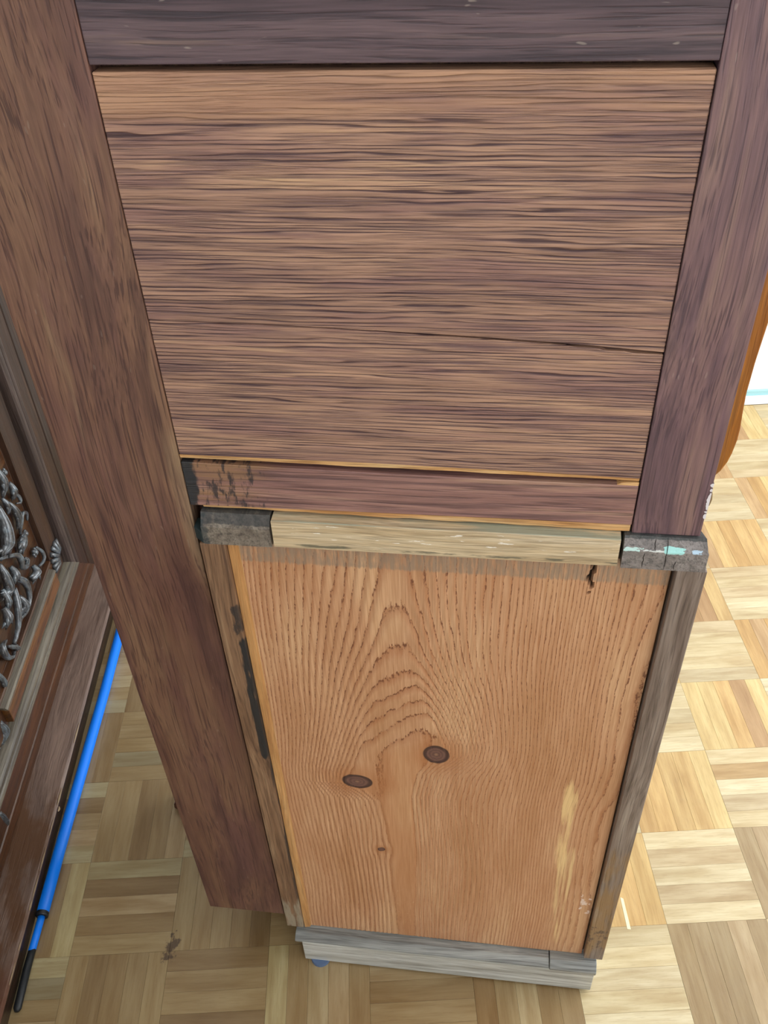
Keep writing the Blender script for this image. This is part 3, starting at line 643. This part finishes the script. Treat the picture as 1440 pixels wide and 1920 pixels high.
# ledge block under the carving
bm = prism([(-.604, .1575), (-.5785, .1575), (-.5775, .1620), (-.5775, .1840), (-.5795, .1875), (-.5905, .1915), (-.604, .1915)], 'Y', .868, 1.166, .0008, 1)
cpart('carving_ledge', bm, MC_OR, label='orange brown strip with grey top edge below the carving')
bm = prism([(-.5780, .1868), (-.5775, .1895), (-.5800, .1925), (-.5915, .1950), (-.5915, .1900)], 'Y', .866, 1.168, .0004, 1)
cpart('carving_ledge', bm, MC_BEAD)
cpart('carved_ground', box(-.606, -.5995, .70, 1.20, .19, 1.2, .001), MC_Y)
CARV = [('rosette', [(1.1568, 0.4239, 0.0027), (1.1547, 0.4137, 0.0031)]),
        ('leaf', [(1.1367, 0.4405, 0.0022), (1.1337, 0.4163, 0.0035), (1.1246, 0.3944, 0.0013)]),
        ('leaf', [(1.1578, 0.3971, 0.0018), (1.1547, 0.3831, 0.0032), (1.1516, 0.3689, 0.0018)]),
        ('curl', [(1.1631, 0.3707, 0.0014), (1.1669, 0.3596, 0.0018), (1.1654, 0.3495, 0.0018), (1.1574, 0.3539, 0.0009)]),
        ('leaf', [(1.1202, 0.3959, 0.0013), (1.1192, 0.3813, 0.0027), (1.1214, 0.3639, 0.0013)]),
        ('leaf', [(1.1357, 0.3742, 0.0013), (1.1368, 0.3553, 0.0032), (1.1372, 0.3355, 0.0027), (1.1323, 0.3224, 0.0014)]),
        ('curl', [(1.1709, 0.3063, 0.0014), (1.1714, 0.3189, 0.0019), (1.159, 0.3318, 0.0023), (1.1467, 0.3354, 0.0032), (1.1372, 0.3239, 0.0028), (1.131, 0.3095, 0.0014)]),
        ('rosette', [(1.1436, 0.303, 0.0028), (1.1481, 0.2918, 0.0028)]),
        ('leaf', [(1.141, 0.3006, 0.0023), (1.1215, 0.3038, 0.0037), (1.1105, 0.2997, 0.0037), (1.1146, 0.2887, 0.0018)]),
        ('leaf', [(1.095, 0.3995, 0.0026), (1.0854, 0.3693, 0.0048), (1.0696, 0.3441, 0.0053), (1.05, 0.3396, 0.0026)]),
        ('curl', [(1.0422, 0.3377, 0.0017), (1.0687, 0.3186, 0.0022), (1.0891, 0.3006, 0.0027), (1.092, 0.2859, 0.0032), (1.089, 0.2744, 0.0027), (1.103, 0.2633, 0.0028), (1.1161, 0.2631, 0.0023), (1.1152, 0.2713, 0.0014)]),
        ('rosette', [(1.1511, 0.2574, 0.0033), (1.1516, 0.242, 0.0038)]),
        ('curl', [(1.1643, 0.2502, 0.0014), (1.1735, 0.2292, 0.0019), (1.1691, 0.2154, 0.002), (1.1501, 0.2181, 0.0015)]),
        ('leaf', [(1.1308, 0.2392, 0.0019), (1.1254, 0.228, 0.0038), (1.1076, 0.2278, 0.0024)]),
        ('leaf', [(1.0627, 0.302, 0.0018), (1.0571, 0.2885, 0.004), (1.0468, 0.2819, 0.0022)]),
        ('leaf', [(1.0361, 0.3321, 0.0017), (1.0311, 0.3116, 0.0035), (1.0242, 0.289, 0.004), (1.0078, 0.2903, 0.0017)]),
        ('curl', [(1.0631, 0.2742, 0.0032), (1.0755, 0.2534, 0.0037), (1.0776, 0.2314, 0.0032), (1.0676, 0.2163, 0.0028), (1.0484, 0.2111, 0.0023), (1.0287, 0.2169, 0.0018)]),
        ('leaf', [(1.0511, 0.2459, 0.0018), (1.0499, 0.2272, 0.0037), (1.0366, 0.2211, 0.0018)]),
        ('stem', [(1.0445, 0.2686, 0.0027), (1.0253, 0.2455, 0.004), (1.0061, 0.2224, 0.0031), (0.9813, 0.2083, 0.0022)]),
        ('curl', [(0.9615, 0.2371, 0.0022), (0.9457, 0.2439, 0.003), (0.9386, 0.2348, 0.0034), (0.9453, 0.2169, 0.0026), (0.9629, 0.2, 0.0018), (0.9739, 0.1988, 0.0018)]),
        ('leaf', [(0.9639, 0.223, 0.0013), (0.9789, 0.2033, 0.0022), (0.9889, 0.1867, 0.0018)]),
        ('leaf', [(0.9958, 0.2765, 0.0022), (0.9889, 0.2621, 0.0039), (0.9766, 0.2536, 0.0017)]),
        ('leaf', [(1.0158, 0.2975, 0.0017), (1.0086, 0.2775, 0.0031), (1.0042, 0.2653, 0.0018)]),
        ('leaf', [(0.8541, 0.1755, 0.003), (0.8521, 0.1555, 0.0038), (0.8358, 0.1432, 0.0017)]),
        ('leaf', [(0.8577, 0.1342, 0.0017), (0.8517, 0.1287, 0.0026), (0.8481, 0.1228, 0.0013)]),
        ('leaf', [(0.8301, 0.1457, 0.0013), (0.8314, 0.1261, 0.0021), (0.827, 0.1115, 0.0017), (0.8157, 0.1143, 0.0013)]),
        ('leaf', [(0.9073, 0.2269, 0.0017), (0.9076, 0.2063, 0.0026), (0.9066, 0.1869, 0.0013)]),
        ('leaf', [(0.7535, 0.0906, 0.0033), (0.7548, 0.0663, 0.0034), (0.7513, 0.0422, 0.0013)]),
        ('leaf', [(0.6753, 0.0262, 0.0025), (0.6756, 0.0014, 0.0029), (0.6725, -0.0168, 0.0017)])]
for kind, pts in CARV:
    P = spline(pts, 7); bm = bmesh.new(); n = len(P)
    r = [max(.0014, p[2]*(1.95 if kind == 'leaf' else 1.5)) for p in P]
    P3 = [(-.5965+p[2]*1.1+.003*math.sin(math.pi*i/max(1, n-1)), p[0], p[1]) for i, p in enumerate(P)]
    if kind == 'rosette':
        c = Vector(P3[0]).lerp(Vector(P3[-1]), .5); R = r[0]*1.15
        bmesh.ops.create_uvsphere(bm, u_segments=14, v_segments=9, radius=R); bmesh.ops.translate(bm, verts=bm.verts, vec=c)
        for k in range(6):
            a = k*math.pi/3; q = c+Vector((-.001, math.cos(a)*R*1.1, math.sin(a)*R*1.1)); t = bmesh.new()
            bmesh.ops.create_uvsphere(t, u_segments=8, v_segments=6, radius=R*.55); bmesh.ops.translate(t, verts=t.verts, vec=q)
            me = bpy.data.meshes.new('t'); t.to_mesh(me); t.free(); bm.from_mesh(me); bpy.data.meshes.remove(me)
    else:
        tube(bm, P3, r, 12)
        if kind == 'leaf':   # side lobes and midrib
            for k in range(2, n-2, 4):
                d = Vector(P3[min(k+1, n-1)])-Vector(P3[k-1]); d.normalize(); side_ = Vector((0, -d.z, d.y))
                for sg in (-1, 1):
                    b0 = Vector(P3[k]); tube(bm, [b0, b0+side_*sg*r[k]*.8+d*r[k]*.8, b0+side_*sg*r[k]*1.25+d*r[k]*2.0], [r[k]*.6, r[k]*.5, r[k]*.12], 8)
            tube(bm, [(p[0]+rr_*.95, p[1], p[2]) for p, rr_ in zip(P3, r)], [rr_*.22 for rr_ in r], 6)
        if kind in ('curl', 'stem'):
            tube(bm, [(p[0]+rr_*.7, p[1]+rr_*.5, p[2]+rr_*.4) for p, rr_ in zip(P3, r)], [rr_*.45 for rr_ in r], 8)
    cpart('carved_'+kind, bm, MC_CARV, True)
# small fan carved into the corner of the field
bm = bmesh.new()
for k in range(7):
    a = math.radians(88+k*15); c = (1.2235, .1720); Ln = .050-.010*abs(k-3)/3
    tube(bm, [(-.589, c[0], c[1]), (-.584, c[0]+math.cos(a)*Ln*.5, c[1]+math.sin(a)*Ln*.5), (-.587, c[0]+math.cos(a)*Ln, c[1]+math.sin(a)*Ln)], [.0012, .0036, .0045], 10)
cpart('carved_fan', bm, MC_CARV, True, label='small fluted fan in the corner of the door')
# door knob-like near ornament stays out of view; a plain second field fills the near end
cpart('near_panel', box(-.607, -.590, .28, .632, .035, 1.25, .002), MC_Y)

# ------------------------------------------------------------------ blue telescopic rod on the floor
rl = (-.515, .85, 0)
rod = empty('telescopic_rod', LW(*rl), A)
tag(rod, 'bright blue telescopic rod with black ring and tip lying along the cabinet plinth', 'rod')
def rpart(name, pts, rad, mat, seg=24):
    o = link(name, mesh(name, tube(bmesh.new(), pts, rad, seg), True), mat, rod, rl)
    return o
M_BLUE = plain('blue_lacquer', '0080FF', .38, Specular_IOR_Level=.4); M_BLK2 = plain('black_rubber', '10161C', .45)
r1, r2 = .0088, .0052
rpart('outer_tube', [(-.5065, 1.62, r1), (-.5075, 1.20, r1), (-.5090, 1.0349, r1), (-.5175, .7309, r1), (-.5190, .6395, r1)], [r1]*5, M_BLUE)
rpart('inner_tube', [(-.5188, .645, r1), (-.5215, .5850, .0062)], [r2, r2], M_BLUE)
rpart('ring', [(-.5189, .6400, r1), (-.5189, .6395, r1), (-.5191, .6335, r1), (-.5191, .6330, r1)], [.0080, .0090, .0090, .0080], M_BLK2)
rpart('tip', [(-.5213, .5875, .0062), (-.5222, .560, .0058), (-.5215, .5100, .0056), (-.5213, .5060, .0056)], [r2, .0056, .0054, .003], M_BLK2)
